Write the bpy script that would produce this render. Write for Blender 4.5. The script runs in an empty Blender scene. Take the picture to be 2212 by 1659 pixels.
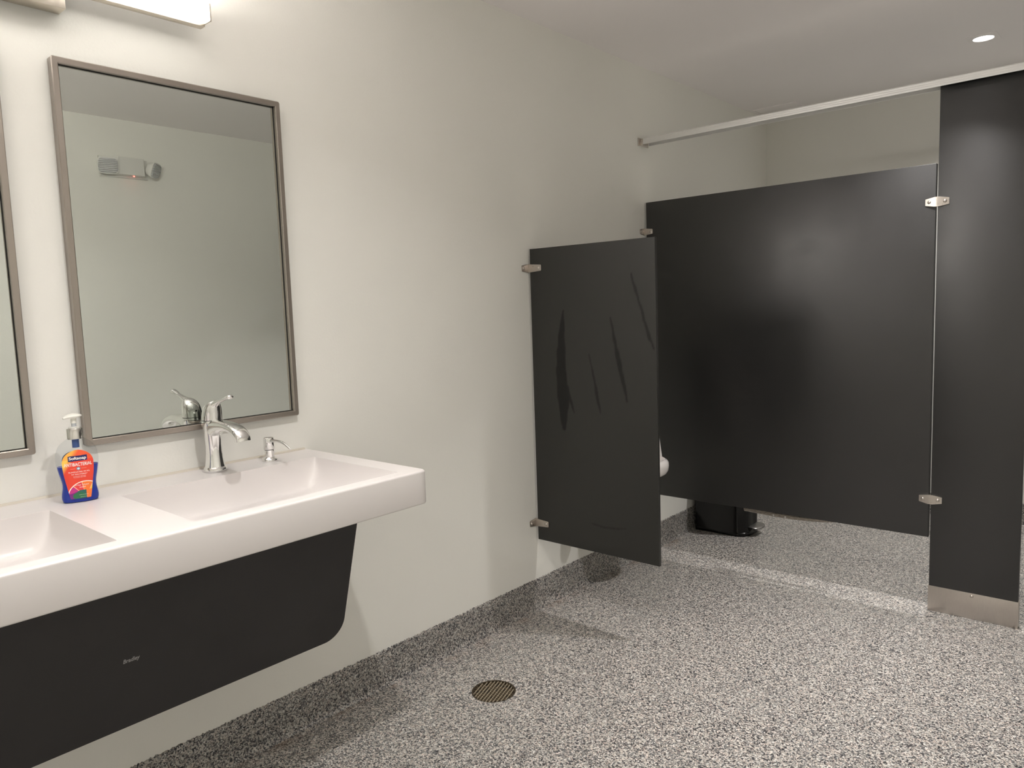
import bpy, bmesh, math, random
from mathutils import Vector, Matrix
S = bpy.context.scene
COL = S.collection
random.seed(7)
PI = math.pi

# ------------------------------------------------------------------ camera
FPX, YAW, PITCH, ROLL, CX, CZ = 1609.597, 0.721751, 0.101754, -0.034058, 1.983577, 1.280813
f = Vector((-math.sin(YAW) * math.cos(PITCH), math.cos(YAW) * math.cos(PITCH), -math.sin(PITCH)))
r = f.cross(Vector((0, 0, 1))).normalized()
u = r.cross(f)
r2 = math.cos(ROLL) * r + math.sin(ROLL) * u
u2 = -math.sin(ROLL) * r + math.cos(ROLL) * u
cam = bpy.data.cameras.new('camera')
cam.sensor_fit = 'HORIZONTAL'; cam.sensor_width = 36; cam.lens = FPX / 2212 * 36
cam.clip_start = 0.02
co = bpy.data.objects.new('camera', cam); COL.objects.link(co)
co.matrix_world = Matrix(((r2.x, u2.x, -f.x, CX), (r2.y, u2.y, -f.y, 0), (r2.z, u2.z, -f.z, CZ), (0, 0, 0, 1)))
S.camera = co

# ------------------------------------------------------------------ world, exposure, ceiling lamps
w = bpy.data.worlds.new('world'); S.world = w; w.use_nodes = True
w.node_tree.nodes['Background'].inputs[0].default_value = (0, 0, 0, 1)
w.node_tree.nodes['Background'].inputs[1].default_value = 0
S.view_settings.view_transform = 'Standard'; S.view_settings.look = 'None'
S.view_settings.gamma = 1; S.view_settings.use_curve_mapping = False
S.view_settings.exposure = 0.0
cy = S.cycles
cy.use_denoising = True
cy.max_bounces = 14; cy.diffuse_bounces = 12; cy.glossy_bounces = 5
cy.transmission_bounces = 6; cy.transparent_max_bounces = 12
cy.sample_clamp_indirect = 10.0; cy.caustics_reflective = False; cy.caustics_refractive = False
cy.blur_glossy = 0.5

ZC = 2.4307
DOWNLIGHTS = [(1.32, -1.10, 14), (1.32, 0.83, 12), (1.335, 2.755, 10.5), (1.304, 4.10, 16)]
DOWN_COLOR = (1.0, 0.96, 0.935)
SPREAD = (160, 135, 92, 125)
for x, y, p in DOWNLIGHTS:
    l = bpy.data.lights.new('downlight_lamp', 'AREA'); l.shape = 'DISK'; l.size = 0.066
    l.energy = p; l.color = DOWN_COLOR; l.spread = math.radians(SPREAD[DOWNLIGHTS.index((x, y, p))])
    o = bpy.data.objects.new('downlight_lamp', l); COL.objects.link(o); o.location = (x, y, ZC - 0.004)
VANITY_COLOR = (1.0, 0.945, 0.88)
VANITY_STRENGTH, VANITY_SIDE, VANITY_TOP = 270.0, 10.0, 85.0

# ------------------------------------------------------------------ materials
def mat(name, color=(.8, .8, .8), rough=.5, metal=0, spec=.5, emit=None, strength=0, coat=0, alpha=None):
    m = bpy.data.materials.new(name); m.use_nodes = True
    b = m.node_tree.nodes['Principled BSDF']
    b.inputs['Base Color'].default_value = (*color, 1)
    b.inputs['Roughness'].default_value = rough
    b.inputs['Metallic'].default_value = metal
    b.inputs['Specular IOR Level'].default_value = spec
    if coat: b.inputs['Coat Weight'].default_value = coat
    if emit:
        b.inputs['Emission Color'].default_value = (*emit, 1); b.inputs['Emission Strength'].default_value = strength
    return m
def N(m, t, **kw):
    n = m.node_tree.nodes.new(t)
    for k, v in kw.items(): setattr(n, k, v)
    return n
def L(m, a, b): m.node_tree.links.new(a, b)
def bsdf(m): return m.node_tree.nodes['Principled BSDF']
def coords(m, scale=(1, 1, 1)):
    t = N(m, 'ShaderNodeTexCoord'); p = N(m, 'ShaderNodeMapping'); p.inputs['Scale'].default_value = scale
    L(m, t.outputs['Object'], p.inputs['Vector']); return p.outputs['Vector']
def noise(m, vec, scale, detail=3, rough=.5):
    n = N(m, 'ShaderNodeTexNoise'); n.inputs['Scale'].default_value = scale
    n.inputs['Detail'].default_value = detail; n.inputs['Roughness'].default_value = rough
    L(m, vec, n.inputs['Vector']); return n
def bump(m, height, strength, dist):
    b = N(m, 'ShaderNodeBump'); b.inputs['Strength'].default_value = strength; b.inputs['Distance'].default_value = dist
    L(m, height, b.inputs['Height']); L(m, b.outputs['Normal'], bsdf(m).inputs['Normal'])
def ramp(m, fac, stops, interp='LINEAR'):
    n = N(m, 'ShaderNodeValToRGB'); n.color_ramp.interpolation = interp
    e = n.color_ramp.elements
    while len(e) < len(stops): e.new(.5)
    for el, (p, c) in zip(e, stops): el.position = p; el.color = (*c, 1)
    L(m, fac, n.inputs['Fac']); return n
def mix(m, fac, a, b):
    n = N(m, 'ShaderNodeMix', data_type='RGBA')
    for s, v in ((n.inputs[0], fac), (n.inputs[6], a), (n.inputs[7], b)):
        if hasattr(v, 'is_linked'): L(m, v, s)
        elif isinstance(v, tuple): s.default_value = (*v, 1)
        else: s.default_value = v
    return n.outputs[2]

def paint(name, color):
    m = mat(name, color, .55, spec=.3)
    v = coords(m)
    n = noise(m, v, 150, 2); n2 = noise(m, v, 1.3, 3)
    c = mix(m, n2.outputs['Fac'], tuple(k * .97 for k in color), tuple(min(1, k * 1.03) for k in color))
    L(m, c, bsdf(m).inputs['Base Color'])
    bump(m, n.outputs['Fac'], .22, .0012)
    return m
M_wall = paint('wall_paint', (.83, .83, .785))
M_ceil = paint('ceiling_paint', (.93, .90, .905))

def flake_floor(name, k=1.0):
    m = mat(name, rough=.38, spec=.45)
    v = coords(m)
    nz = noise(m, v, 90, 2)
    ad = N(m, 'ShaderNodeMix', data_type='VECTOR'); ad.inputs[0].default_value = .012
    L(m, v, ad.inputs[4]); L(m, nz.outputs['Color'], ad.inputs[5])
    vo = N(m, 'ShaderNodeTexVoronoi'); vo.inputs['Scale'].default_value = 285; vo.inputs['Randomness'].default_value = 1
    L(m, ad.outputs[1], vo.inputs['Vector'])
    sp = N(m, 'ShaderNodeSeparateColor'); L(m, vo.outputs['Color'], sp.inputs[0])
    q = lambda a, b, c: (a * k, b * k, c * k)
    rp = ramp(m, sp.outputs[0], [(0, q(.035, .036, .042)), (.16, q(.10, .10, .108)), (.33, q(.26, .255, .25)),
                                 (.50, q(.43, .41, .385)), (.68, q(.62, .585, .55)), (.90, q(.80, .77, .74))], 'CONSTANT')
    t = ramp(m, sp.outputs[1], [(0, (1.0, .90, .86)), (.3, (1, .98, .93)), (.6, (.95, 1, 1)), (1, (1, 1, 1))])
    mu = N(m, 'ShaderNodeMix', data_type='RGBA', blend_type='MULTIPLY'); mu.inputs[0].default_value = 1
    L(m, rp.outputs[0], mu.inputs[6]); L(m, t.outputs[0], mu.inputs[7])
    L(m, mu.outputs[2], bsdf(m).inputs['Base Color'])
    bump(m, sp.outputs[2], .35, .0012)
    return m
M_floor = flake_floor('flake_floor')
_tc = N(M_floor, 'ShaderNodeTexCoord'); _sx = N(M_floor, 'ShaderNodeSeparateXYZ'); L(M_floor, _tc.outputs['Object'], _sx.inputs[0])
_mr = N(M_floor, 'ShaderNodeMapRange'); _mr.inputs[1].default_value = .085; _mr.inputs[2].default_value = .022; L(M_floor, _sx.outputs['X'], _mr.inputs[0])
_dn = noise(M_floor, _tc.outputs['Object'], 7, 4, .6); _dr = ramp(M_floor, _dn.outputs['Fac'], [(.50, (0, 0, 0)), (.66, (.55, .55, .55))])
_mm = N(M_floor, 'ShaderNodeMath', operation='MULTIPLY'); L(M_floor, _mr.outputs[0], _mm.inputs[0]); L(M_floor, _dr.outputs[0], _mm.inputs[1])
_old = bsdf(M_floor).inputs['Base Color'].links[0].from_socket
L(M_floor, mix(M_floor, _mm.outputs[0], _old, (.20, .12, .065)), bsdf(M_floor).inputs['Base Color'])
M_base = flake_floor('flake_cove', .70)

def black_laminate(name, base=(.008, .008, .0082), rough=.42, spec=.5):
    m = mat(name, base, rough, spec=spec)
    v = coords(m)
    n = noise(m, v, 420, 2); bump(m, n.outputs['Fac'], .25, .0006)
    n2 = noise(m, v, 6, 4)
    rr = ramp(m, n2.outputs['Fac'], [(.3, (rough - .03,) * 3), (.7, (rough + .05,) * 3)])
    L(m, rr.outputs[0], bsdf(m).inputs['Roughness'])
    return m
M_black = black_laminate('black_laminate', (.0030, .0030, .0031), .41, .95)
M_apron = black_laminate('black_apron_laminate', (.0155, .0145, .0150), .55)
M_edge = mat('laminate_edge', (.02, .016, .012), .4)

# dusty screen face with clean wiped streaks (mask stored per vertex)
M_screen = black_laminate('dusty_black_laminate', (.017, .017, .0155), .47)
att = N(M_screen, 'ShaderNodeAttribute'); att.attribute_name = 'wiped'
L(M_screen, mix(M_screen, att.outputs['Fac'], (.0195, .0195, .0175), (.005, .005, .005)), bsdf(M_screen).inputs['Base Color'])
rs = ramp(M_screen, att.outputs['Fac'], [(0, (.47,) * 3), (1, (.40,) * 3)]); L(M_screen, rs.outputs[0], bsdf(M_screen).inputs['Roughness'])
ss = ramp(M_screen, att.outputs['Fac'], [(0, (.5,) * 3), (1, (.2,) * 3)]); L(M_screen, ss.outputs[0], bsdf(M_screen).inputs['Specular IOR Level'])

M_solid = mat('solid_surface_white', (.70, .675, .665), .32, spec=.45)
M_caulk = mat('caulk', (.62, .58, .50), .5)
M_chrome = mat('chrome', (.83, .83, .82), .05, 1)
M_satin = mat('bright_collar', (.74, .72, .69), .16, 1)
M_dark = mat('dark_gap', (.01, .01, .01), .6)
def brushed(name, color, rough, scale, amp=1.0):
    m = mat(name, color, rough, 1)
    n = noise(m, coords(m, scale), 60, 3)
    rr = ramp(m, n.outputs['Fac'], [(.3, (rough - .07 * amp,) * 3), (.7, (rough + .09 * amp,) * 3)]); L(m, rr.outputs[0], bsdf(m).inputs['Roughness'])
    c = mix(m, n.outputs['Fac'], tuple(k * (1 - .12 * amp) for k in color), tuple(min(1, k * (1 + .06 * amp)) for k in color)); L(m, c, bsdf(m).inputs['Base Color'])
    return m
M_steel = brushed('brushed_steel', (.60, .555, .51), .34, (1, 1, 6))
M_frame = brushed('frame_steel', (.385, .345, .31), .31, (.12, .12, .12), .4)
M_shoe = brushed('scuffed_steel', (.56, .515, .475), .36, (6, 6, .8))
M_alu = mat('rail_aluminium', (.80, .80, .79), .42, .35)
M_nickel = brushed('satin_nickel', (.70, .64, .56), .4, (1, 1, 1))
M_mirror = mat('mirror_silver', (.635, .665, .635), .0, 1)
M_porcelain = mat('porcelain', (.84, .81, .79), .12, spec=.5, coat=.3)
M_whiteplastic = mat('white_plastic', (.80, .80, .74), .35)
M_emplastic = mat('pale_grey_plastic', (.72, .72, .69), .4)
M_lens = mat('lamp_lens', (.75, .76, .77), .15)
nn = N(M_lens, 'ShaderNodeTexWave'); nn.inputs['Scale'].default_value = 34; nn.bands_direction = 'Z'
L(M_lens, coords(M_lens), nn.inputs['Vector']); bump(M_lens, nn.outputs['Fac'], 1.0, .006)
M_red = mat('red_indicator', (.8, .1, .1), .4, emit=(1, .08, .06), strength=14)
M_diff = mat('lit_diffuser', (.9, .9, .9), .4, emit=VANITY_COLOR, strength=VANITY_STRENGTH)
M_diffside = mat('lit_diffuser_side', (.9, .9, .9), .4, emit=VANITY_COLOR, strength=VANITY_SIDE)
M_difftop = mat('lit_diffuser_top', (.9, .9, .9), .4, emit=VANITY_COLOR, strength=VANITY_TOP)
M_down = mat('lit_lens', (.9, .9, .9), .4, emit=DOWN_COLOR, strength=7)
M_trim = mat('white_trim', (.92, .89, .89), .45)
M_bin = mat('gloss_black_plastic', (.004, .004, .004), .16, spec=.4)
M_pedal = mat('pedal_steel', (.30, .29, .28), .35, 1)
M_bronze = mat('drain_bronze', (.055, .040, .022), .55, .3)
M_cross = mat('drain_cross_bar', (.20, .155, .10), .5, .3)
M_pan = mat('drain_pan', (.040, .028, .016), .6)
M_barm = mat('drain_bar', (.72, .63, .48), .4, .3)
M_bar = brushed('dark_steel', (.34, .31, .27), .25, (1, 20, 20))
M_print = mat('grey_print', (.33, .33, .33), .5)
M_inkw = mat('white_ink', (.88, .86, .84), .45)

# bottle plastics
M_clear = bpy.data.materials.new('clear_plastic'); M_clear.use_nodes = True
nt = M_clear.node_tree; nt.nodes.clear()
out = nt.nodes.new('ShaderNodeOutputMaterial'); mx = nt.nodes.new('ShaderNodeMixShader'); tr = nt.nodes.new('ShaderNodeBsdfTransparent')
gl = nt.nodes.new('ShaderNodeBsdfGlossy'); lw = nt.nodes.new('ShaderNodeLayerWeight'); lw.inputs[0].default_value = .16
tr.inputs[0].default_value = (.93, .94, .945, 1); gl.inputs['Roughness'].default_value = .12; gl.inputs['Color'].default_value = (.8, .8, .8, 1)
gm = nt.nodes.new('ShaderNodeNewGeometry'); ma = nt.nodes.new('ShaderNodeMath'); ma.operation = 'SUBTRACT'; ma.use_clamp = True
nt.links.new(lw.outputs['Fresnel'], ma.inputs[0]); nt.links.new(gm.outputs['Backfacing'], ma.inputs[1]); nt.links.new(ma.outputs[0], mx.inputs[0]); nt.links.new(tr.outputs[0], mx.inputs[1]); nt.links.new(gl.outputs[0], mx.inputs[2]); nt.links.new(mx.outputs[0], out.inputs[0])
M_soap = mat('blue_soap', (.004, .030, .33), .22, spec=.5)
M_tube = mat('blue_tinted_tube', (.06, .12, .34), .3)
M_stem = mat('pump_stem', (.50, .53, .56), .35)
M_label = mat('printed_label', (.8, .1, .05), .38)
att = N(M_label, 'ShaderNodeAttribute'); att.attribute_name = 'print'; L(M_label, att.outputs['Color'], bsdf(M_label).inputs['Base Color'])
M_back = mat('label_back', (.20, .25, .36), .5)

# ------------------------------------------------------------------ object helpers
def wloc(o):
    v = Vector((0, 0, 0))
    while o: v += o.location; o = o.parent
    return v
def tag(o, label, cat, group=None):
    o['label'] = label; o['category'] = cat
    if group: o['group'] = group
    return o
def thing(name, label, cat, loc, group=None):
    o = bpy.data.objects.new(name, None); COL.objects.link(o); o.location = loc; o.empty_display_size = .05
    return tag(o, label, cat, group)
def make(name, bm, m, parent=None, smooth=40, loc=None):
    """link a bmesh given in world coordinates as one object (origin at loc or at the parent)"""
    me = bpy.data.meshes.new(name)
    off = wloc(parent) if parent else Vector((0, 0, 0))
    l = Vector(loc) - off if loc is not None else Vector((0, 0, 0))
    bmesh.ops.recalc_face_normals(bm, faces=bm.faces[:])
    bmesh.ops.translate(bm, verts=bm.verts[:], vec=-(off + l))
    bm.to_mesh(me); bm.free()
    if m: me.materials.append(m)
    if smooth:
        for p in me.polygons: p.use_smooth = True
        me.set_sharp_from_angle(angle=math.radians(smooth))
    o = bpy.data.objects.new(name, me); COL.objects.link(o); o.location = l
    if parent: o.parent = parent
    return o
def struct(o):
    o['kind'] = 'structure'; return o
def box(lo, hi, bevel=0, seg=2, bm=None):
    b = bmesh.new()
    bmesh.ops.create_cube(b, size=1)
    lo = Vector(lo); hi = Vector(hi); c = (lo + hi) / 2; d = hi - lo
    for v in b.verts: v.co = Vector((c.x + v.co.x * d.x, c.y + v.co.y * d.y, c.z + v.co.z * d.z))
    if bevel: bmesh.ops.bevel(b, geom=b.edges[:], offset=bevel, segments=seg, profile=.5, affect='EDGES')
    if bm is None: return b
    join(bm, b); return bm
def join(a, b):
    me = bpy.data.meshes.new('tmp'); b.to_mesh(me); b.free(); a.from_mesh(me); bpy.data.meshes.remove(me); return a
def raw(verts, faces):
    b = bmesh.new(); vs = [b.verts.new(v) for v in verts]
    for q in faces: b.faces.new([vs[i] for i in q])
    return b
def loft(rings, cap0=True, cap1=True, closed=True):
    b = bmesh.new(); R = [[b.verts.new(p) for p in ring] for ring in rings]
    for a, c in zip(R, R[1:]):
        n = len(a)
        for i in range(n if closed else n - 1):
            j = (i + 1) % n
            b.faces.new((a[i], a[j], c[j], c[i]))
    if cap0: b.faces.new(R[0][::-1])
    if cap1: b.faces.new(R[-1])
    return b
def lathe(prof, center, n=48, axis='Z', cap0=True, cap1=True):
    c = Vector(center); rings = []
    for rad, h in prof:
        ring = []
        for i in range(n):
            a = 2 * PI * i / n
            p = {'Z': (rad * math.cos(a), rad * math.sin(a), h), 'X': (h, rad * math.cos(a), rad * math.sin(a)),
                 'Y': (rad * math.sin(a), h, rad * math.cos(a))}[axis]
            ring.append(c + Vector(p))
        rings.append(ring)
    return loft(rings, cap0, cap1)
def catmull(pts, n):
    P = [Vector(p) for p in pts]; P = [P[0] * 2 - P[1]] + P + [P[-1] * 2 - P[-2]]; o = []
    for i in range(1, len(P) - 2):
        for k in range(n):
            t = k / n
            o.append(.5 * ((2 * P[i]) + (P[i + 1] - P[i - 1]) * t + (2 * P[i - 1] - 5 * P[i] + 4 * P[i + 1] - P[i + 2]) * t * t
                           + (3 * P[i] - P[i - 1] - 3 * P[i + 1] + P[i + 2]) * t ** 3))
    o.append(P[-2]); return o
def sweep(path, radii, n=24, side=Vector((0, 1, 0)), sub=6, power=2.0):
    """sweep an ellipse (ry along side, rn across) along a path; radii = list of (r_side, r_normal)"""
    P = catmull(path, sub); Rr = catmull([(a, b, 0) for a, b in radii], sub); rings = []
    for i, p in enumerate(P):
        t = (P[min(i + 1, len(P) - 1)] - P[max(i - 1, 0)]).normalized()
        s = (side - t * side.dot(t)).normalized(); nn = t.cross(s)
        ring = []
        for k in range(n):
            a = 2 * PI * k / n; ca, sa = math.cos(a), math.sin(a)
            e = 2.0 / power
            ring.append(p + s * Rr[i].x * math.copysign(abs(ca) ** e, ca) + nn * Rr[i].y * math.copysign(abs(sa) ** e, sa))
        rings.append(ring)
    return loft(rings)
def prism(poly, thick, origin, ex, ey, en, bevel=0):
    """extrude a 2D polygon by thick along en"""
    O = Vector(origin); ex, ey, en = Vector(ex), Vector(ey), Vector(en)
    a = [O + ex * p[0] + ey * p[1] for p in poly]; b = [p + en * thick for p in a]
    bm = loft([a, b])
    if bevel: bmesh.ops.bevel(bm, geom=bm.edges[:], offset=bevel, segments=2, profile=.5, affect='EDGES')
    return bm
def text_verts(txt, size, spacing=1.0, bold=0.0, shear=0.0, res=3):
    c = bpy.data.curves.new('lettering', 'FONT'); c.body = txt; c.size = size; c.align_x = 'CENTER'; c.align_y = 'CENTER'
    c.space_character = spacing; c.offset = bold; c.shear = shear; c.resolution_u = res
    o = bpy.data.objects.new('lettering', c); COL.objects.link(o)
    me = bpy.data.meshes.new_from_object(o)
    V = [(v.co.x, v.co.y) for v in me.vertices]; F = [tuple(p.vertices) for p in me.polygons]
    bpy.data.objects.remove(o); bpy.data.curves.remove(c); bpy.data.meshes.remove(me)
    return V, F
def fit_text(txt, width, height, cx, cy, fn, **kw):
    V, F = text_verts(txt, .1, **kw)
    x0, x1 = min(v[0] for v in V), max(v[0] for v in V); y0, y1 = min(v[1] for v in V), max(v[1] for v in V)
    return raw([fn(cx + ((v[0] - x0) / (x1 - x0) - .5) * width, cy + ((v[1] - y0) / (y1 - y0) - .5) * height) for v in V], F)

# ------------------------------------------------------------------ room shell
W, YB, YF = 2.60, 4.805, -2.2
def wallbox(name, lo, hi, m): return struct(make(name, box(lo, hi), m, smooth=0))
wallbox('wall_left', (-.12, YF - .12, 0), (0, YB + .12, ZC), M_wall)
wallbox('wall_right', (W, YF - .12, 0), (W + .12, YB + .12, ZC), M_wall)
wallbox('wall_back', (0, YB, 0), (W, YB + .12, ZC), M_wall)
wallbox('wall_front', (0, YF - .12, 0), (W, YF, ZC), M_wall)
# ceiling with real holes for the recessed lamps
def holed_sheet(x0, x1, y0, y1, z, thick, holes, up):
    """sheet with circular holes: holes = [(x, y, r)] sorted by y"""
    b = bmesh.new()
    def quad(pts): b.faces.new([b.verts.new(p) for p in pts])
    ys = y0
    for hx, hy, hr in holes:
        h = hr * 1.6
        quad([(x0, ys, z), (x1, ys, z), (x1, hy - h, z), (x0, hy - h, z)])
        quad([(x0, hy - h, z), (hx - h, hy - h, z), (hx - h, hy + h, z), (x0, hy + h, z)])
        quad([(hx + h, hy - h, z), (x1, hy - h, z), (x1, hy + h, z), (hx + h, hy + h, z)])
        n = 48; ci, sq = [], []
        for i in range(n):
            a = 2 * PI * i / n; c, s = math.cos(a), math.sin(a); k = h / max(abs(c), abs(s))
            ci.append((hx + hr * c, hy + hr * s, z)); sq.append((hx + k * c, hy + k * s, z))
        for i in range(n):
            j = (i + 1) % n
            quad([ci[i], ci[j], sq[j], sq[i]])
            quad([ci[i], ci[j], (ci[j][0], ci[j][1], z + thick * up), (ci[i][0], ci[i][1], z + thick * up)])
        ys = hy + h
    quad([(x0, ys, z), (x1, ys, z), (x1, y1, z), (x0, y1, z)])
    bmesh.ops.remove_doubles(b, verts=b.verts[:], dist=1e-5)
    zz = z + thick * up
    if not up > 0:
        quad([(x0, y0, zz), (x1, y0, zz), (x1, y1, zz), (x0, y1, zz)])
    return b
struct(make('ceiling', box((-.12, YF - .12, ZC), (W + .12, YB + .12, ZC + .1)), M_ceil, smooth=0))
DR = (.330, 1.732, .075)
struct(make('floor', holed_sheet(0, W, YF, YB, 0, .03, [DR], -1), M_floor, smooth=0))

# cove base: same flakes turned up the wall, ragged top edge
def cove(name, p0, p1, inward, step):
    p0, p1, inward = Vector(p0), Vector(p1), Vector(inward)
    n = max(2, int((p1 - p0).length / step)); rings = []
    prof = [(0, .1235), (.004, .1232), (.0065, .119), (.0065, .045), (.009, .028), (.013, .012), (.019, .004), (.026, 0.0004), (.026, -.002), (0, -.002)]
    for i in range(n + 1):
        p = p0 + (p1 - p0) * (i / n); j = random.uniform(-.0022, .0030); k = random.uniform(-.0006, .0012)
        rings.append([p + inward * (d + (k if 0 < q < .12 and d > 0 else 0)) + Vector((0, 0, z + (j if q < 3 else 0)))
                      for q, (d, z) in enumerate(prof)])
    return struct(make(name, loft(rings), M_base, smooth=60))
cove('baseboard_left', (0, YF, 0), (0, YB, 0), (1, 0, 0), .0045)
cove('baseboard_back', (0.04, YB, 0), (W, YB, 0), (0, -1, 0), .02)
cove('baseboard_right', (W, YF, 0), (W, YB, 0), (-1, 0, 0), .05)
cove('baseboard_front', (0.04, YF, 0), (W, YF, 0), (0, 1, 0), .05)

# ------------------------------------------------------------------ recessed ceiling lamps
DL_LABEL = ['white square-trim recessed ceiling lamp above the entrance end behind the camera',
            'white square-trim recessed ceiling lamp above the floor in front of the sinks',
            'white square-trim recessed ceiling lamp above the floor by the urinal screen',
            'small lit recessed ceiling lamp with square trim above the stall']
for (x, y, p), lab in zip(DOWNLIGHTS, DL_LABEL):
    if y < 0.5: pass
    t = thing('recessed_light', lab, 'ceiling light', (x, y, ZC), 'recessed ceiling lamps')
    h = .060; R0 = .042; b = bmesh.new(); n = 48; top = []
    ring = lambda rad, z, sqr: [(x + (h if sqr else rad) * math.cos(2 * PI * i / n) * (1 / max(abs(math.cos(2 * PI * i / n)), abs(math.sin(2 * PI * i / n))) if sqr else 1),
                                 y + (h if sqr else rad) * math.sin(2 * PI * i / n) * (1 / max(abs(math.cos(2 * PI * i / n)), abs(math.sin(2 * PI * i / n))) if sqr else 1), z) for i in range(n)]
    make('trim', loft([ring(0, ZC, 1), ring(0, ZC - .003, 1), ring(R0, ZC - .0045, 0), ring(R0 - .002, ZC - .001, 0)], False, False), M_trim, t)
    make('lens', lathe([(R0 - .001, -.0012), (.030, -.0026), (.012, -.0030)], (x, y, ZC), 40), M_down, t)
# square access panel in the ceiling near the back wall
t = thing('ceiling_hatch', 'flat square ceiling hatch with thin edge in the far left corner over the stall', 'hatch', (.155, 4.66, ZC))
make('hatch_panel', box((.040, 4.535, ZC - .004), (.280, 4.775, ZC), .001), M_ceil, t)
make('hatch_frame', join(join(join(box((.030, 4.525, ZC - .006), (.290, 4.535, ZC)), box((.030, 4.775, ZC - .006), (.290, 4.785, ZC))),
     box((.030, 4.535, ZC - .006), (.040, 4.775, ZC))), box((.280, 4.535, ZC - .006), (.290, 4.775, ZC))), M_trim, t, 0)

# ------------------------------------------------------------------ stall front
YP = 3.293; PT = .025
def screw(name, pos, axis, parent, rad=.0065):
    a = Vector(axis).normalized(); s = Vector((0, 0, 1)); q = a.cross(s); P = Vector(pos); rings = []
    for rr, h in ((rad, 0), (rad, .0012), (rad * .8, .003), (rad * .4, .0042), (rad * .15, .0045)):
        rings.append([P + a * h + q * rr * math.cos(2 * PI * i / 20) + s * rr * math.sin(2 * PI * i / 20) for i in range(20)])
    return make(name, loft(rings), M_steel, parent)
def wall_bracket(parent, y, z, x_panel, wall_leg=.040, leg=.068, flip=1):
    """L-shaped clip: one leg on the left wall (towards the camera), one on the front face of the panel"""
    th = .003; hb, he = .0175, .012
    b = prism([(0, -hb), (leg, -he), (leg + .002, -he + .003), (leg + .002, he - .003), (leg, he), (0, hb)], th, (0.0005, y - th, z), (1, 0, 0), (0, 0, 1), (0, 1, 0), .0008)
    c = prism([(0, -hb), (wall_leg, -he), (wall_leg + .002, -he + .003), (wall_leg + .002, he - .003), (wall_leg, he), (0, hb)], th, (0.0005, y, z), (0, -1, 0), (0, 0, 1), (1, 0, 0), .0008)
    br = make('bracket', join(b, c), M_steel, parent)
    screw('screw', (leg - .010, y - th, z), (0, -1, 0), br); screw('screw', (.0035, y - wall_leg + .009, z), (1, 0, 0), br)
    return br
XP = 1.3003; XP2 = 1.6042
pn = thing('stall_panel', 'large black stall side panel fixed between the left wall and the pilaster', 'partition', (.65, YP + PT / 2, .303))
make('panel', box((.012, YP, .303), (XP - .0052, YP + PT, 1.778), .0015), M_black, pn)
wall_bracket(pn, YP, 1.635, .012, .040, .046); wall_bracket(pn, YP, .46, .012, .040, .046)
def joint_bracket(label, x, z):
    hw, hc, he = .041, .0185, .0125; d = .009
    xs = [-hw, -.008, .008, hw]; dep = [.003, d, d, .003]; hh = [he, hc, hc, he]
    fr = [(x + a, YP - q, z + k) for a, q, k in zip(xs, dep, hh)]; fl = [(x + a, YP - q, z - k) for a, q, k in zip(xs, dep, hh)]
    bk = [(x + a, YP, z + k) for a, k in zip(xs, hh)]; bl = [(x + a, YP, z - k) for a, k in zip(xs, hh)]
    V = fr + fl + bk + bl; F = []
    for i in range(3): F += [(i, i + 1, i + 5, i + 4), (i + 8, i + 12, i + 13, i + 9), (i, i + 8, i + 9, i + 1), (i + 4, i + 5, i + 13, i + 12)]
    F += [(0, 4, 12, 8), (3, 11, 15, 7)]
    b = raw(V, F); bmesh.ops.bevel(b, geom=b.edges[:], offset=.0008, segments=2, affect='EDGES')
    br = make('joint_bracket', b, M_steel, None, loc=(x, YP, z)); tag(br, label, 'bracket', 'brackets joining panel and pilaster')
    for s in (-1, 1):
        screw('screw', (x + s * .027, YP - .0051, z), (s * .25, -1, 0), br)

pl = thing('pilaster', 'tall black pilaster with a steel shoe standing right of the big panel', 'pilaster', ((XP + XP2) / 2, YP + .016, 0))
make('post', box((XP + .0015, YP, .004), (XP2, YP + .026, 2.074), .0015), M_black, pl)
sh = bmesh.new(); e = .0025
shoe = make('shoe', box((XP - .001, YP - e, 0), (XP2 + e, YP + .026 + e, .1045), .0012), M_shoe, pl)
screw('screw', (1.453, YP - e, .093), (0, -1, 0), shoe, .006)

joint_bracket('upper steel bracket across the joint of black panel and pilaster', XP, 1.632)
joint_bracket('lower steel bracket across the joint of black panel and pilaster', XP, .460)

# head rail (two-ridge extrusion) and its wall bracket
hr = thing('head_rail', 'silver aluminium head rail running along the top of the stall front', 'rail', (1.3, YP, 2.056))
yf, yb, z0, z1 = YP - .030, YP + .037, 2.056, 2.084
sec = [(yf, z0), (yf, z0 + .007), (yf + .0005, z0 + .008), (yf, z0 + .009), (yf, z0 + .015), (yf + .0005, z0 + .016), (yf, z0 + .017), (yf, z0 + .0235), (yf + .004, z1),
       (yb - .004, z1), (yb, z1 - .004), (yb, z0), (yb - .003, z0), (yb - .003, z1 - .006), (yf + .003, z1 - .006), (yf + .003, z0)]
make('rail', loft([[(x, a, b) for a, b in sec] for x in (.014, W - .006)]), M_alu, hr, 25)
hb = make('bracket', join(box((.0, yf - .018, z0 - .006), (.004, yb + .01, z1 + .003), .001), box((.004, yf - .0035, z0 - .005), (.020, yf - .0005, z1 - .002), .001)), M_steel, hr)
screw('screw', (.012, yf - .0035, z0 + .014), (0, -1, 0), hb, .005); 

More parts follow.
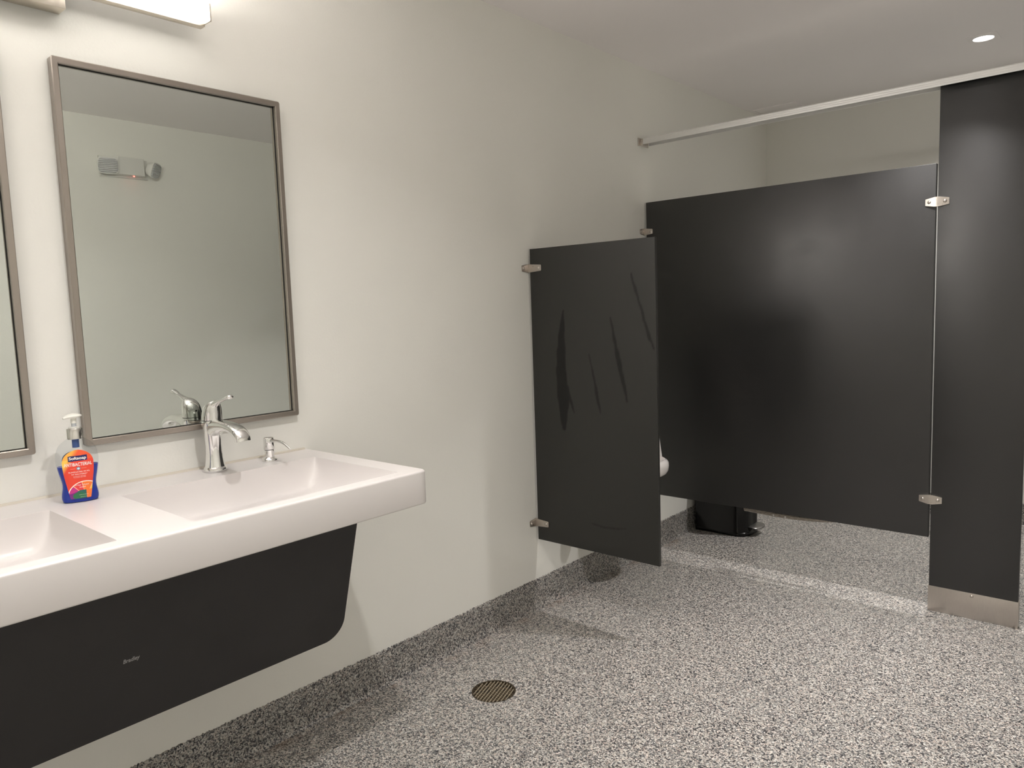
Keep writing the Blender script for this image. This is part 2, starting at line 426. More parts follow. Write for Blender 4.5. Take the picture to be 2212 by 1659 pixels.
# closed stall door (only its latch edge is in the frame) and the strike-side pilaster beyond it
dr = thing('stall_door', 'black stall door, only its edge visible right of the pilaster at the frame edge', 'door', (2.06, YP + .012, .31))
make('door_panel', box((XP2 + .013, YP, .318), (2.500, YP + PT, 1.778), .0015), M_black, dr)
hp = thing('pilaster', 'narrow black pilaster carrying the stall door beside the right wall', 'pilaster', (2.55, YP + .016, 0))
make('post', box((2.506, YP, .004), (W - .012, YP + .032, 2.052), .0015), M_black, hp)
make('shoe', box((2.503, YP - e, 0), (W - .008, YP + .032 + e, .1045), .0012), M_shoe, hp)

# steel bar low behind the panel
bp = [(.50, YP + .05, .292), (.62, YP + .05, .287), (.75, YP + .05, .286), (.86, YP + .052, .291), (.93, YP + .056, .298), (.97, YP + .06, .306)]
t = thing('steel_bar', 'slim dark steel bar peeping out under the black panel, right of the trash bin', 'bar', (.72, YP + .05, .30))
make('tube', sweep(bp, [(.012, .0165), (.012, .0165), (.012, .015), (.012, .012), (.010, .008), (.006, .004)], 16), M_bar, t)
for xx in (.645, .70):
    make('fixing', lathe([(.004, 0), (.004, .004), (.002, .006)], (xx, YP + .0375, .280), 12, 'Y'), M_chrome, t)
make('mount', box((.56, YP + PT - .001, .300), (.60, YP + .045, .345), .001), M_bar, t)

# ------------------------------------------------------------------ urinal screen
YS = 2.377; XS = .5933
us = thing('urinal_screen', 'smudged black urinal screen standing out from the left wall', 'partition', (.3, YS + .009, .30))
nx, nz = 150, 300; x0, x1, za, zb = .012, XS, .3003, 1.5156
b = bmesh.new(); grid = [[b.verts.new((x0 + (x1 - x0) * i / nx, YS, za + (zb - za) * j / nz)) for j in range(nz + 1)] for i in range(nx + 1)]
for i in range(nx):
    for j in range(nz): b.faces.new((grid[i][j], grid[i + 1][j], grid[i + 1][j + 1], grid[i][j + 1]))
rim = [grid[i][0] for i in range(nx + 1)] + [grid[nx][j] for j in range(1, nz + 1)] + [grid[i][nz] for i in range(nx - 1, -1, -1)] + [grid[0][j] for j in range(nz - 1, 0, -1)]
ctr = Vector(((x0 + x1) / 2, YS, (za + zb) / 2))
def outw(v): return Vector((math.copysign(.0014, v.co.x - ctr.x) if min(abs(v.co.x - x0), abs(v.co.x - x1)) < 1e-4 else 0, .0014, math.copysign(.0014, v.co.z - ctr.z) if min(abs(v.co.z - za), abs(v.co.z - zb)) < 1e-4 else 0))
rim2 = [b.verts.new(v.co + outw(v)) for v in rim]
for i in range(len(rim)):
    j = (i + 1) % len(rim); b.faces.new((rim[i], rim2[i], rim2[j], rim[j]))
rim = rim2
back = [b.verts.new(v.co + Vector((0, .0125, 0))) for v in rim]
for i in range(len(rim)):
    j = (i + 1) % len(rim); b.faces.new((rim[i], back[i], back[j], rim[j]))
b.faces.new(back)
sp_ = make('panel', b, M_screen, us, 30)
STREAKS = [([(.176, 1.262, .004), (.168, 1.20, .012), (.160, 1.10, .021), (.158, 1.00, .025), (.165, .92, .030), (.165, .86, .022), (.166, .79, .010)], 1.0),
           ([(.178, .98, .006), (.196, .92, .008), (.217, .855, .002)], .9),
           ([(.296, 1.090, .002), (.312, 1.02, .0035), (.330, .93, .008), (.344, .862, .002)], .9),
           ([(.399, 1.232, .003), (.418, 1.14, .007), (.436, 1.05, .010), (.455, .97, .007), (.466, .915, .004)], .9),
           ([(.494, 1.388, .005), (.515, 1.32, .005), (.540, 1.24, .005), (.562, 1.17, .007), (.584, 1.115, .003)], .9),
           ([(.292, .414, .003), (.35, .408, .004), (.41, .412, .004), (.450, .420, .002)], .55)]
wp = sp_.data.attributes.new('wiped', 'FLOAT', 'POINT')
import mathutils.noise as mn
vals = []
for v in sp_.data.vertices:
    p = v.co + wloc(sp_); best = 0
    if abs(p.y - YS) < .001:
        for pts, amp in STREAKS:
            if not (min(q[0] for q in pts) - .06 < p.x < max(q[0] for q in pts) + .06): continue
            for a, c in zip(pts, pts[1:]):
                dx, dz = c[0] - a[0], c[1] - a[1]; t = max(0, min(1, ((p.x - a[0]) * dx + (p.z - a[1]) * dz) / (dx * dx + dz * dz)))
                wd = a[2] + (c[2] - a[2]) * t
                wd += .005 * mn.noise(Vector((p.x * 90, 0, p.z * 22))) * min(1, wd / .006)
                d = math.hypot(p.x - a[0] - dx * t, p.z - a[1] - dz * t)
                best = max(best, .72 * amp * max(0, min(1, (wd - d) / .004 + .5)))
    vals.append(best)
wp.data.foreach_set('value', vals)
wall_bracket(us, YS, 1.439, .012); wall_bracket(us, YS, .372, .012)

# ------------------------------------------------------------------ urinal behind the screen
UY = 2.835
ur = thing('urinal', 'white wall urinal, only its lip showing past the edge of the urinal screen', 'urinal', (.0, UY, .36))
def dring(z, hw, xf, n=40, x0=0.002, p=2.6):
    return [(x0 + (xf - x0) * abs(math.sin(a)) ** (2 / p), UY + hw * math.copysign(abs(math.cos(a)) ** (2 / p), math.cos(a)), z) for a in [PI * i / n for i in range(n + 1)]]
rg = [dring(.330, .060, .10), dring(.350, .085, .15), dring(.42, .115, .22), dring(.49, .140, .285), dring(.512, .149, .315), dring(.517, .152, .334), dring(.526, .155, .348), dring(.540, .158, .356), dring(.560, .160, .359),
      dring(.576, .159, .357), dring(.584, .156, .351), dring(.588, .150, .342), dring(.582, .138, .327, x0=.055), dring(.54, .118, .285, x0=.058), dring(.49, .085, .215, x0=.064), dring(.475, .03, .12, x0=.075)]
make('bowl', loft(rg), M_porcelain, ur)
# raised shield with side wings
b = bmesh.new(); secs = []
for z, hw, xf in ((.575, .150, .268), (.66, .150, .256), (.75, .150, .242), (.81, .150, .232), (.90, .149, .215), (1.0, .147, .190), (1.06, .143, .165), (1.09, .13, .13), (1.095, .10, .09)):
    o_ = [(.002, UY - hw), (xf - .015, UY - hw), (xf, UY - hw + .010), (xf, UY - hw + .022), (xf - .012, UY - hw + .030), (.07, UY - hw + .045), (.045, UY - .05)]
    ring = [(a, c, z) for a, c in o_] + [(a, 2 * UY - c, z) for a, c in o_[::-1]]
    secs.append(ring)
make('shield', loft(secs), M_porcelain, ur, 35)
fv = make('flush_valve', join(lathe([(.016, 1.09), (.016, 1.20), (.026, 1.205), (.028, 1.24), (.026, 1.275), (.015, 1.285)], (.085, UY, 0), 28), lathe([(.014, .002), (.014, .085)], (0, UY, 1.235), 20, 'X')), M_chrome, ur)
make('drain_trap', sweep([(.09, UY - .02, .345), (.11, UY - .10, .40), (.13, UY - .18, .455), (.13, UY - .25, .435), (.13, UY - .262, .40), (.12, UY - .235, .372), (.08, UY - .205, .385), (.01, UY - .20, .40)],
     [(.014, .014)] * 8, 16, Vector((1, 0, 0))), M_chrome, ur)

# ------------------------------------------------------------------ trash bin in the stall
tb = thing('trash_bin', 'slim glossy black step bin on the stall floor against the left wall', 'trash bin', (.18, 3.86, 0))
def bin_ring(z, g=0):
    xa, xb_, ya, yb_ = .031 - g, .325 + g, 3.755 - g, 3.960 + g; o = [(xa, ya), (xa, yb_)]
    out_ = [(xa, yb_, z)]
    n = 16
    for i in range(n + 1):
        a = PI / 2 - PI * i / n; out_.append((xb_ - .075 + .075 * math.cos(a), (ya + yb_) / 2 + (yb_ - ya) / 2 * math.copysign(abs(math.sin(a)) ** .7, math.sin(a)), z))
    out_.append((xa, ya, z)); return out_
make('body', loft([bin_ring(.0, .0), bin_ring(.004, .004), bin_ring(.018, .004), bin_ring(.022, .0), bin_ring(.36, .006)]), M_bin, tb, 50)
make('lid', loft([bin_ring(.362, .010), bin_ring(.385, .010), bin_ring(.400, -.004), bin_ring(.404, -.03)]), M_bin, tb, 50)
make('pedal', sweep([(.300, 3.86, .050), (.335, 3.86, .050), (.360, 3.86, .046), (.372, 3.86, .042)], [(.060, .007), (.064, .007), (.056, .007), (.032, .006)], 20), M_pedal, tb)

# ------------------------------------------------------------------ counter with two integral basins
CT = .870; CD = .5523; CY0, CY1 = -.073, 1.2844; CH = .0885
vc = thing('basin_counter', 'long white two-basin wash counter fixed to the left wall', 'sink', (.27, .606, CT - CH))
SINKS = [(.140, .512, -.008, .531), (.140, .512, .681, 1.218)]
def depth(x, y):
    for xb_, xf_, ya, yb_ in SINKS:
        if xb_ < x < xf_ and ya < y < yb_:
            q = lambda d, ww: math.sqrt(max(0, 1 - (1 - min(1, d / ww)) ** 2))
            sm = lambda t: t * t * (3 - 2 * t)
            fr_ = q(xf_ - x, .34) * .93 + .07 * min(1, (xf_ - x) / .02)
            return .084 * q(x - xb_, .030) * fr_ * q(y - ya, .050) * q(yb_ - y, .050)
    return 0
e = .006; rc = .016
def dense(lo, hi, marks, fine, coarse):
    p = [lo]
    while p[-1] < hi - 1e-6:
        c = p[-1]; d = min((abs(c - m_) if c > m_ else max(0, abs(c - m_) - fine) for m_ in marks), default=1)
        p.append(min(hi, c + min(coarse, max(fine, d * .35))))
    for m_ in marks:
        i = min(range(len(p)), key=lambda k: abs(p[k] - m_)); p[i] = m_
    return p
xs = dense(.0005, CD - e, [.140, .512], .0012, .010)
ys = dense(CY0 + e, CY1 - e, [s for k in SINKS for s in k[2:]], .0012, .010)
b = bmesh.new(); G = []
def cornered(x, y):
    for yc, sg in ((CY1 - e - rc, 1), (CY0 + e + rc, -1)):
        a, c = x - (CD - e - rc), (y - yc) * sg
        if a > 0 and c > 0:
            k = max(a, c) / math.hypot(a, c); return x - a + a * k, yc + sg * c * k
    return x, y
for x in xs:
    row = []
    for y in ys:
        X, Y = cornered(x, y); row.append(b.verts.new((X, Y, CT - depth(x, y))))
    G.append(row)
nX, nY = len(xs), len(ys)
for i in range(nX - 1):
    for j in range(nY - 1): b.faces.new((G[i][j], G[i + 1][j], G[i + 1][j + 1], G[i][j + 1]))
rim = [G[i][0] for i in range(nX)] + [G[nX - 1][j] for j in range(1, nY)] + [G[i][nY - 1] for i in range(nX - 2, -1, -1)]
base = [v.co.copy() for v in rim]; nrm = []
for i, p in enumerate(base):
    q0, q1 = base[max(0, i - 1)], base[min(len(base) - 1, i + 1)]; t = (q1 - q0).normalized(); nrm.append(Vector((t.y, -t.x, 0)))
nrm[0] = Vector((0, -1, 0)); nrm[-1] = Vector((0, 1, 0))
prev = rim
for k, (o_, zz) in enumerate([(e * math.sin(a), -e * (1 - math.cos(a))) for a in (PI / 8, PI / 4, 3 * PI / 8, PI / 2)] + [(e, -CH + .004), (e * .75, -CH + .001), (e * .3, -CH)]):
    cur = [b.verts.new(p + n_ * o_ + Vector((0, 0, zz))) for p, n_ in zip(base, nrm)]
    for i in range(len(cur) - 1): b.faces.new((prev[i], prev[i + 1], cur[i + 1], cur[i]))
    prev = cur
b.faces.new(prev)
make('basin_top', b, M_solid, vc, 60)
make('caulk_bead', loft([[(0.0005, y, CT - .002), (.0065, y, CT - .0005), (.0055, y, CT + .002), (.003, y, CT + .0042), (.0005, y, CT + .0055)] for y in (CY0 + .004, CY1 - .010)]), M_caulk, vc)
# sloping apron
def apron_pt(y, z):   # x runs back towards the bottom
    return .461 - .29 * (.782 - z)
AR = .055; AY0, AY1 = .087, 1.125; AZ0, AZ1 = .422, CT - CH + .001
outl = [(AY0, AZ1), (AY1, AZ1), (AY1, AZ0 + AR)]
for i in range(1, 13):
    a = PI / 2 * i / 12; outl.append((AY1 - AR + AR * math.cos(a), AZ0 + AR - AR * math.sin(a)))
for i in range(0, 13):
    a = PI / 2 * i / 12; outl.append((AY0 + AR - AR * math.sin(a), AZ0 + AR - AR * math.cos(a)))
bm_ = loft([[(apron_pt(y, z), y, z) for y, z in outl], [(apron_pt(y, z) - .014, y, z) for y, z in outl]])
ap = make('apron', bm_, M_apron, vc, 30)
make('lettering', fit_text('Bradley', .0330, .0125, .5765, .5845, lambda s, t: Vector((apron_pt(s, t) + .0006, s, t)), bold=.002, shear=.1), M_print, ap, 0)
for yy in (.33, .86):
    make('support_bracket', join(box((.002, yy - .02, .47), (.012, yy + .02, AZ1)), prism([(0, 0), (.40, 0), (.40, -.02), (.01, -.27), (0, -.27)], .006, (.012, yy - .003, AZ1), (1, 0, 0), (0, 0, 1), (0, 1, 0))), M_edge, vc, 0)

# ------------------------------------------------------------------ faucet
FX, FY = .065, .955
fa = thing('faucet', 'chrome single-lever faucet behind the right basin', 'faucet', (FX, FY, CT))
P_ = lambda dx, dz, dy=0: (FX + dx, FY + dy, CT + dz)
make('base_ring', lathe([(.0295, .0), (.0305, .002), (.0305, .0065), (.0290, .010), (.0265, .013)], P_(0, 0), 48), M_chrome, fa)
bd = lathe([(.0268, .012), (.0248, .020), (.0226, .036), (.0212, .056), (.0210, .074), (.0220, .094), (.0240, .112), (.0262, .126), (.0268, .134), (.0262, .1385)], P_(0, 0), 48)
spt = sweep([P_(-.010, .100), P_(.012, .118), P_(.045, .1265), P_(.085, .1285), P_(.118, .1245), P_(.142, .1155), P_(.1545, .104), P_(.1575, .0945)],
            [(.0190, .022), (.0215, .0225), (.0215, .0155), (.0208, .0120), (.0208, .0120), (.0208, .0125), (.0205, .0130), (.0200, .0135)], 32, power=2.4)
make('body', bd, M_chrome, fa, 60)
make('spout', spt, M_chrome, fa, 60)
make('seam', lathe([(.0255, .1380), (.0255, .1405)], P_(0, 0), 40), M_dark, fa)
rings = []
for z, rx, ry, cx_ in ((.1402, .0263, .0263, 0), (.150, .0262, .0262, .0005), (.162, .0252, .0252, .0025), (.172, .0230, .0235, .0055), (.181, .0190, .0200, .0095), (.188, .013, .014, .0145), (.192, .005, .006, .019)):
    rings.append([P_(cx_ + rx * math.cos(2 * PI * i / 40), z, ry * math.sin(2 * PI * i / 40)) for i in range(40)])
hd = make('handle', loft(rings), M_chrome, fa, 60)
make('lever', sweep([P_(.002, .168), P_(.022, .182), P_(.048, .1915), P_(.074, .1985), P_(.092, .2035), P_(.106, .2065), P_(.113, .2075)],
     [(.0150, .011), (.0125, .0085), (.0085, .0050), (.0070, .0040), (.0088, .0052), (.0092, .0062), (.0050, .0030)], 24), M_chrome, hd, 60)
make('set_screw', lathe([(.0024, -.0010), (.0024, .0012)], P_(-.0255, .158), 14, 'X'), M_dark, hd)

# soap pump
DX, DY = .070, 1.115
sd = thing('soap_dispenser', 'short chrome deck soap pump right of the faucet', 'soap dispenser', (DX, DY, CT))
Q_ = lambda dx, dz, dy=0: (DX + dx, DY + dy, CT + dz)
make('base_ring', lathe([(.0215, 0), (.0220, .0015), (.0218, .0035), (.0185, .0080), (.0140, .0115)], Q_(0, 0), 40), M_chrome, sd)
make('stem', lathe([(.0132, .0110), (.0132, .0315)], Q_(0, 0), 40), M_chrome, sd)
make('collar', lathe([(.0125, .0312), (.0125, .0335)], Q_(0, 0), 36), M_dark, sd)
make('cap', lathe([(.0142, .0332), (.0146, .0345), (.0146, .0620), (.0140, .0655), (.0115, .0675), (.004, .0682)], Q_(0, 0), 40), M_chrome, sd)
make('nozzle', sweep([Q_(.008, .0585), Q_(.035, .0600), Q_(.060, .0600), Q_(.078, .0570), Q_(.097, .0500), Q_(.110, .0440)],
     [(.0052, .0052), (.0042, .0042), (.0038, .0038), (.0036, .0036), (.0033, .0033), (.0031, .0031)], 16), M_chrome, sd)

# ------------------------------------------------------------------ soap bottle
BX, BY = .105, .607
wv = Vector((.27, .963, 0)).normalized(); nv = Vector((wv.y, -wv.x, 0))
sb = thing('soap_bottle', 'blue liquid hand soap bottle with orange label on the white counter', 'soap bottle', (BX, BY, CT))
BPROF = [(.0, .0350, .0185), (.003, .0375, .0205), (.010, .0385, .0212), (.0174, .0382, .0210), (.026, .0366, .0204), (.033, .0354, .0200), (.041, .0350, .0198), (.049, .0358, .0200), (.0645, .0393, .0208),
         (.0802, .0422, .0214), (.0959, .0432, .0216), (.110, .0426, .0214), (.1195, .0403, .0206), (.1273, .0372, .0196), (.1352, .0318, .0180), (.1414, .0240, .0160), (.1455, .0165, .0150), (.148, .0140, .0140)]
def prof_at(z):
    for (z0_, a0, b0), (z1_, a1, b1) in zip(BPROF, BPROF[1:]):
        if z0_ <= z <= z1_:
            t = (z - z0_) / (z1_ - z0_); return a0 + (a1 - a0) * t, b0 + (b1 - b0) * t
    return BPROF[-1][1:]
def smooth_prof(z):
    k = .004; s = [prof_at(min(.148, max(0, z + d))) for d in (-k, -k / 2, 0, k / 2, k)]
    return sum(q[0] for q in s) / 5, sum(q[1] for q in s) / 5
def bring(z, g=0, n=56, pw=2.35):
    a, c = smooth_prof(z); a -= g; c -= g; o = []
    for i in range(n):
        an = 2 * PI * i / n; ca, sa = math.cos(an), math.sin(an)
        o.append(Vector((BX, BY, CT + z + .0004)) + wv * a * math.copysign(abs(ca) ** (2 / pw), ca) + nv * c * math.copysign(abs(sa) ** (2 / pw), sa))
    return o
zs = [.148 * i / 44 for i in range(45)]
make('shell', loft([bring(z) for z in zs]), M_clear, sb, 70)
LV = .0838
make('liquid', loft([bring(z, .0012) for z in [.001 + (LV - .001) * i / 26 for i in range(27)]]), M_soap, sb, 70)
c0 = (BX, BY, CT)
make('dip_tube', lathe([(.0073, .1255), (.0073, .148)], c0, 24), M_tube, sb)
make('collar', lathe([(.0150, .1455), (.0162, .1462), (.0162, .1690), (.0155, .1700), (.0125, .1702)], c0, 44), M_satin, sb)
make('collar_top', lathe([(.0120, .1700), (.0118, .1728), (.0075, .1738), (.0058, .1740)], c0, 36), M_whiteplastic, sb)
pump = make('pump_head', join(lathe([(.0050, .1735), (.0048, .1820)], c0, 24), lathe([(.0060, .1818), (.0058, .1920), (.0050, .1955)], c0, 24)), M_whiteplastic, sb)
make('stem', lathe([(.0052, .1738), (.0050, .1824)], c0, 24), M_stem, pump)
nd = (-wv * .85 + nv * .53).normalized(); sd_ = Vector((-nd.y, nd.x, 0))
C_ = Vector(c0)
make('nozzle', sweep([C_ - nd * .0165 + Vector((0, 0, .1990)), C_ - nd * .0120 + Vector((0, 0, .1985)), C_ + Vector((0, 0, .1985)), C_ + nd * .012 + Vector((0, 0, .1978)), C_ + nd * .0215 + Vector((0, 0, .1960)), C_ + nd * .0245 + Vector((0, 0, .1952))],
     [(.006, .0012), (.0125, .0038), (.0150, .0056), (.0115, .0045), (.0045, .0025), (.0028, .0016)], 24, sd_), M_whiteplastic, pump, 60)
# label
LOUT = [(.0095, .0203), (.0174, .0219), (.033, .0245), (.0488, .0271), (.0645, .0296), (.0802, .0312), (.0944, .0315), (.1000, .0303), (.1038, .0289), (.1080, .0266), (.1116, .0236), (.1150, .0197), (.1178, .0152), (.1205, .0095), (.1222, .0030)]
def lw_at(t):
    for (a, ha), (c, hc) in zip(LOUT, LOUT[1:]):
        if a <= t <= c: return ha + (hc - ha) * (t - a) / (c - a)
    return 0
def surf(s, t, off=.0005, side=1):
    a, c = smooth_prof(t); k = min(.999, abs(s) / a)
    d = c * (1 - k ** 2.35) ** (1 / 2.35)
    return Vector((BX, BY, CT + t + .0004)) + wv * s + nv * side * (d + off)
srgb = lambda h: tuple(((v / 255 + .055) / 1.055) ** 2.4 if v > 10 else v / 255 / 12.92 for v in h)
lerp = lambda a, c, k: tuple(p + (q - p) * max(0, min(1, k)) for p, q in zip(a, c))
RED, ORG, YEL, NAVY = srgb((228, 66, 44)), srgb((240, 120, 50)), srgb((250, 205, 90)), srgb((24, 30, 92))
def label_color(s, t):
    col = lerp(RED, YEL, ((t - .098) / .02) * 1.0 - (s + .010) / .012)
    if t > .10: col = lerp(col, ORG, .35)
    if abs(s) < .0192 and abs(t - .1026 - s * .02) < .0062: return NAVY
    if math.hypot(s, t - .0790) < .0040:
        return srgb((228, 240, 246)) if (abs(s) < .0009 and abs(t - .079) < .0025) or (abs(t - .079) < .0009 and abs(s) < .0025) else srgb((112, 140, 165))
    if abs(t - .0790) < .00028 and .0058 < abs(s) < .016: return srgb((240, 190, 175))
    R_ = math.hypot(s - .0105, t - .0125)
    if R_ < .0365:
        if R_ > .0347 - .002 * (s + .02): return srgb((250, 240, 225))
        ang = math.degrees(math.atan2(t - .0125, s - .0105))
        if t < .0260 + .0045 * math.sin((s + .006) * 90) and t < .0285:
            if math.hypot((s + .003) / .0125, (t - .0155) / .0085) < 1: return srgb((38, 112, 70))
            if s < -.006: return srgb((120, 36, 130))
            if s > .012: return srgb((240, 120, 50))
            return srgb((40, 100, 96))
        for lim in (62, 100, 132):
            if abs(ang - lim) < 1.5: return srgb((250, 190, 150))
        if ang > 132: return srgb((190, 44, 130))
        if ang > 100: return srgb((222, 58, 64))
        if ang > 62: return srgb((240, 120, 44))
        return srgb((246, 196, 44))
    if t < .022: return srgb((150, 50, 120)) if s < 0 else srgb((240, 120, 50))
    return col
b = bmesh.new(); rows = []; nT, nS = 230, 130
for i in range(nT + 1):
    t = .0095 + (.1222 - .0095) * i / nT; hw = lw_at(t)
    rows.append([(b.verts.new(surf(hw * (2 * j / nS - 1), t)), hw * (2 * j / nS - 1), t) for j in range(nS + 1)])
for i in range(nT):
    for j in range(nS): b.faces.new([q[0] for q in (rows[i][j], rows[i][j + 1], rows[i + 1][j + 1], rows[i + 1][j])])
cols = [label_color(q[1], q[2]) for row in rows for q in row]
lb = make('label', b, M_label, sb, 60)
lb['label'] = 'orange printed front label'
ca = lb.data.color_attributes.new('print', 'FLOAT_COLOR', 'POINT')
for i, c in enumerate(cols): ca.data[i].color = (*c, 1)
tf = lambda s, t: surf(s, t, .0008)
def subdiv(bm):
    bmesh.ops.triangulate(bm, faces=bm.faces[:]); bmesh.ops.subdivide_edges(bm, edges=[e_ for e_ in bm.edges if e_.calc_length() > .0022], cuts=2); return bm
for txt, wd, ht, cx_, cz_, kw in (('Softsoap', .0345, .0088, 0, .1022, dict(bold=.0028)), ('ANTIBACTERIAL', .0560, .0078, 0, .0888, dict(bold=.0016)),
                                  ('ELIMINATES 99.9%', .0420, .0030, .001, .0712, {}), ('OF BACTERIA*', .0320, .0030, .001, .0660, {}),
                                  ('CLINICALLY PROVEN', .0250, .0014, .001, .0612, {}), ('TO ELIMINATE BACTERIA', .0250, .0014, .001, .0586, {}),
                                  ('crisp clean', .0280, .0042, .004, .0402, dict(shear=.25)), ('scent', .0130, .0026, .005, .0352, dict(shear=.25)),
                                  ('11.25 FL OZ (332 mL)', .0180, .0018, .006, .0176, {}), ('LIQUID HAND SOAP', .0140, .0012, .006, .0128, {})):
    make('lettering', fit_text(txt, wd, ht, cx_, cz_, tf, **kw), M_inkw, lb, 0)
b = bmesh.new(); rows = []
for i in range(41):
    t = .020 + (.1150 - .020) * i / 40; hw = .030 * math.sqrt(max(0.02, 1 - max(0, (t - .095) / .0202) ** 2))
    rows.append([b.verts.new(surf(hw * (2 * j / 20 - 1), t, .0004, -1)) for j in range(21)])
for i in range(40):
    for j in range(20): b.faces.new((rows[i][j], rows[i][j + 1], rows[i + 1][j + 1], rows[i + 1][j]))
bl_ = make('label', b, M_back, sb, 60); bl_['label'] = 'back label seen through the clear plastic'

# ------------------------------------------------------------------ mirrors
def mirror(y0, y1, z0, z1, label):
    t = thing('wall_mirror', label, 'mirror', (0, (y0 + y1) / 2, z0), 'framed mirrors above the counter')
    fw, D = .0150, .024
    b = bmesh.new(); rings = []
    prof = [(0, 0), (0, D - .002), (.002, D), (fw - .0015, D), (fw, D - .0015), (fw, .008)]
    rc = .0055
    def loop(ins, x):
        o_ = []
        for cy_, cz_, a0 in ((y1, z1, 0), (y0, z1, 90), (y0, z0, 180), (y1, z0, 270)):
            sy = 1 if cy_ == y1 else -1; sz = 1 if cz_ == z1 else -1; rr = max(.0003, rc - ins)
            for k in range(5):
                a = math.radians(a0 + k * 22.5); o_.append((x, cy_ - sy * (ins + rr) + rr * math.cos(a), cz_ - sz * (ins + rr) + rr * math.sin(a)))
        return o_
    make('frame', loft([loop(i_, max(x_, .0005)) for i_, x_ in prof], False, False), M_frame, t, 30)
    make('glass', box((.0006, y0 + fw - .002, z0 + fw - .002), (.0095, y1 - fw + .002, z1 - fw + .002)), M_mirror, t, 0)
    make('gasket', join(join(box((.0095, y0 + fw, z0 + fw), (.0110, y0 + fw + .0016, z1 - fw)), box((.0095, y1 - fw - .0016, z0 + fw), (.0110, y1 - fw, z1 - fw))),
         join(box((.0095, y0 + fw, z1 - fw - .0016), (.0110, y1 - fw, z1 - fw)), box((.0095, y0 + fw, z0 + fw), (.0110, y1 - fw, z0 + fw + .0016)))), M_dark, t, 0)
mirror(.657, 1.250, .981, 1.897, 'steel framed mirror right behind the faucet, showing the emergency light')
mirror(-.045, .549, .981, 1.897, 'steel framed mirror at the left frame edge, mostly cut off')

# ------------------------------------------------------------------ vanity light
vl = thing('vanity_light', 'long lit vanity bar lamp on a nickel plate above the mirrors', 'wall light', (0, .606, 2.0))
make('canopy', box((.0005, .520, 2.000), (.046, .6915, 2.118), .0015), M_nickel, vl)
make('housing', box((.042, .196, 2.036), (.066, 1.0165, 2.087), .001), M_nickel, vl)
df = make('diffuser', box((.066, .200, 2.0415), (.100, 1.0125, 2.0835), .006, 3), M_diffside, vl)
df.data.materials.append(M_diff); df.data.materials.append(M_difftop)
for p in df.data.polygons:
    if p.normal.x > .9: p.material_index = 1
    elif p.normal.z > .9: p.material_index = 2
for ya, yb_ in ((.196, .200), (1.0125, 1.0170)): make('end_cap', box((.066, ya, 2.0405), (.101, yb_, 2.0845), .001), M_nickel, vl)

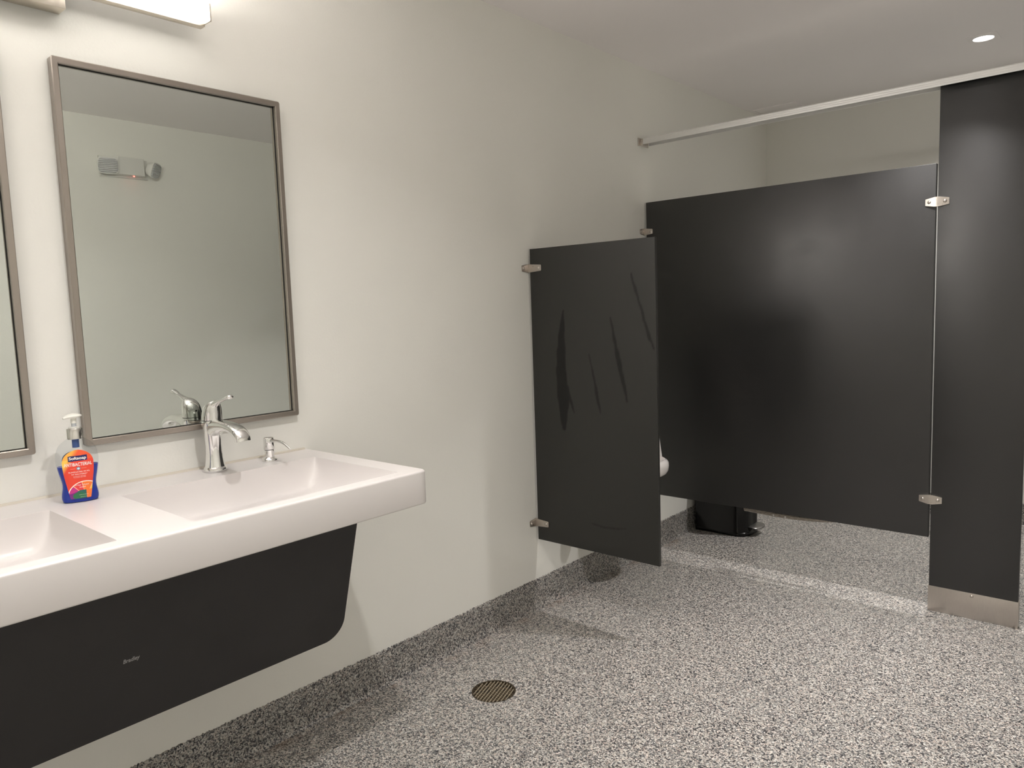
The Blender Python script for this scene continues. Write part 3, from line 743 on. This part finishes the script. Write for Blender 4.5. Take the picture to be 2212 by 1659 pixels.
# ------------------------------------------------------------------ emergency light on the right wall (seen in the mirror)
em = thing('emergency_light', 'pale twin-head emergency light seen reflected in the large mirror', 'emergency light', (W, 1.855, 2.10))
ya, yb_, za_, zb_ = 1.732, 1.975, 2.100, 2.212
make('base_plate', box((W - .018, ya - .010, za_), (W, yb_ + .012, zb_), .002), M_emplastic, em)
hs = prism([(ya + .012, .018), (yb_ - .004, .018), (yb_ - .030, .076), (ya + .070, .076)], zb_ - za_ - .014, (W, 0, za_ + .010), (0, 1, 0), (-1, 0, 0), (0, 0, 1), .003)
make('housing', hs, M_emplastic, em)
make('indicator', lathe([(.0045, 0), (.0045, .004), (.002, .006)], (W - .052, 1.893, za_ + .006), 16), M_red, em)
def head(yc, zc, direction):
    d = Vector(direction).normalized(); s = d.cross(Vector((0, 0, 1))).normalized(); up = s.cross(d)
    c = Vector((W - .088, yc, zc)); rings = []
    def rr(hw, hh, dist):
        return [c + d * dist + s * hw * math.copysign(abs(math.cos(a)) ** .5, math.cos(a)) + up * hh * math.copysign(abs(math.sin(a)) ** .5, math.sin(a)) for a in [2 * PI * i / 32 for i in range(32)]]
    h_ = make('lamp_head', loft([rr(.020, .018, -.045), rr(.040, .034, -.032), rr(.052, .044, -.006), rr(.054, .046, .004), rr(.051, .043, .006)]), M_emplastic, em)
    make('lens', loft([rr(.050, .042, .004), rr(.047, .039, .012), rr(.030, .025, .016)]), M_lens, h_)
    make('knuckle', lathe([(.010, 0), (.010, .030)], (W - .060, yc, zc - .015), 16), M_emplastic, h_)
head(1.741, 2.148, (-1, -.30, -.32)); head(2.000, 2.146, (-.72, .70, -.34))

# ------------------------------------------------------------------ floor drain
fd = thing('floor_drain', 'round bronze floor drain grate in the speckled floor below the counter', 'floor drain', (DR[0], DR[1], -.006))
make('pan', lathe([(DR[2], -.014), (DR[2] + .0005, -.0125)], (DR[0], DR[1], 0), 48), M_pan, fd)
make('rim', lathe([(DR[2], -.0205), (DR[2], -.0012), (DR[2] - .006, -.0016), (DR[2] - .007, -.0205)], (DR[0], DR[1], 0), 64, cap0=False, cap1=False), M_bronze, fd)
bd_, cd_ = Vector((-.33, .944, 0)), Vector((.944, .33, 0)); gb = bmesh.new(); gb2 = bmesh.new(); C = Vector((DR[0], DR[1], -.006)); Rr = DR[2] - .004
for k in range(-6, 7):
    o_ = k * .0116; hl = math.sqrt(max(0, Rr * Rr - o_ * o_))
    if hl > .01:
        join(gb, prism([(-.00055, -hl), (.00055, -hl), (.00055, hl), (-.00055, hl)], .0042, C + cd_ * o_, cd_, bd_, (0, 0, 1)))
        for q in range(-6, 6):      # short cross bars, one cell each, left out where the grate is open
            m0 = (q + (.5 if k % 2 else 0)) * .0116
            p = cd_ * (o_ + .0058) + bd_ * m0
            if p.length < Rr - .006 and random.random() > .18:
                join(gb2, prism([(-.0058, -.0009), (.0058, -.0009), (.0058, .0009), (-.0058, .0009)], .0036, C + p, cd_, bd_, (0, 0, 1)))
make('grate_bars', gb, M_barm, fd, 0)['kind'] = 'stuff'
make('cross_bars', gb2, M_cross, fd, 0)['kind'] = 'stuff'
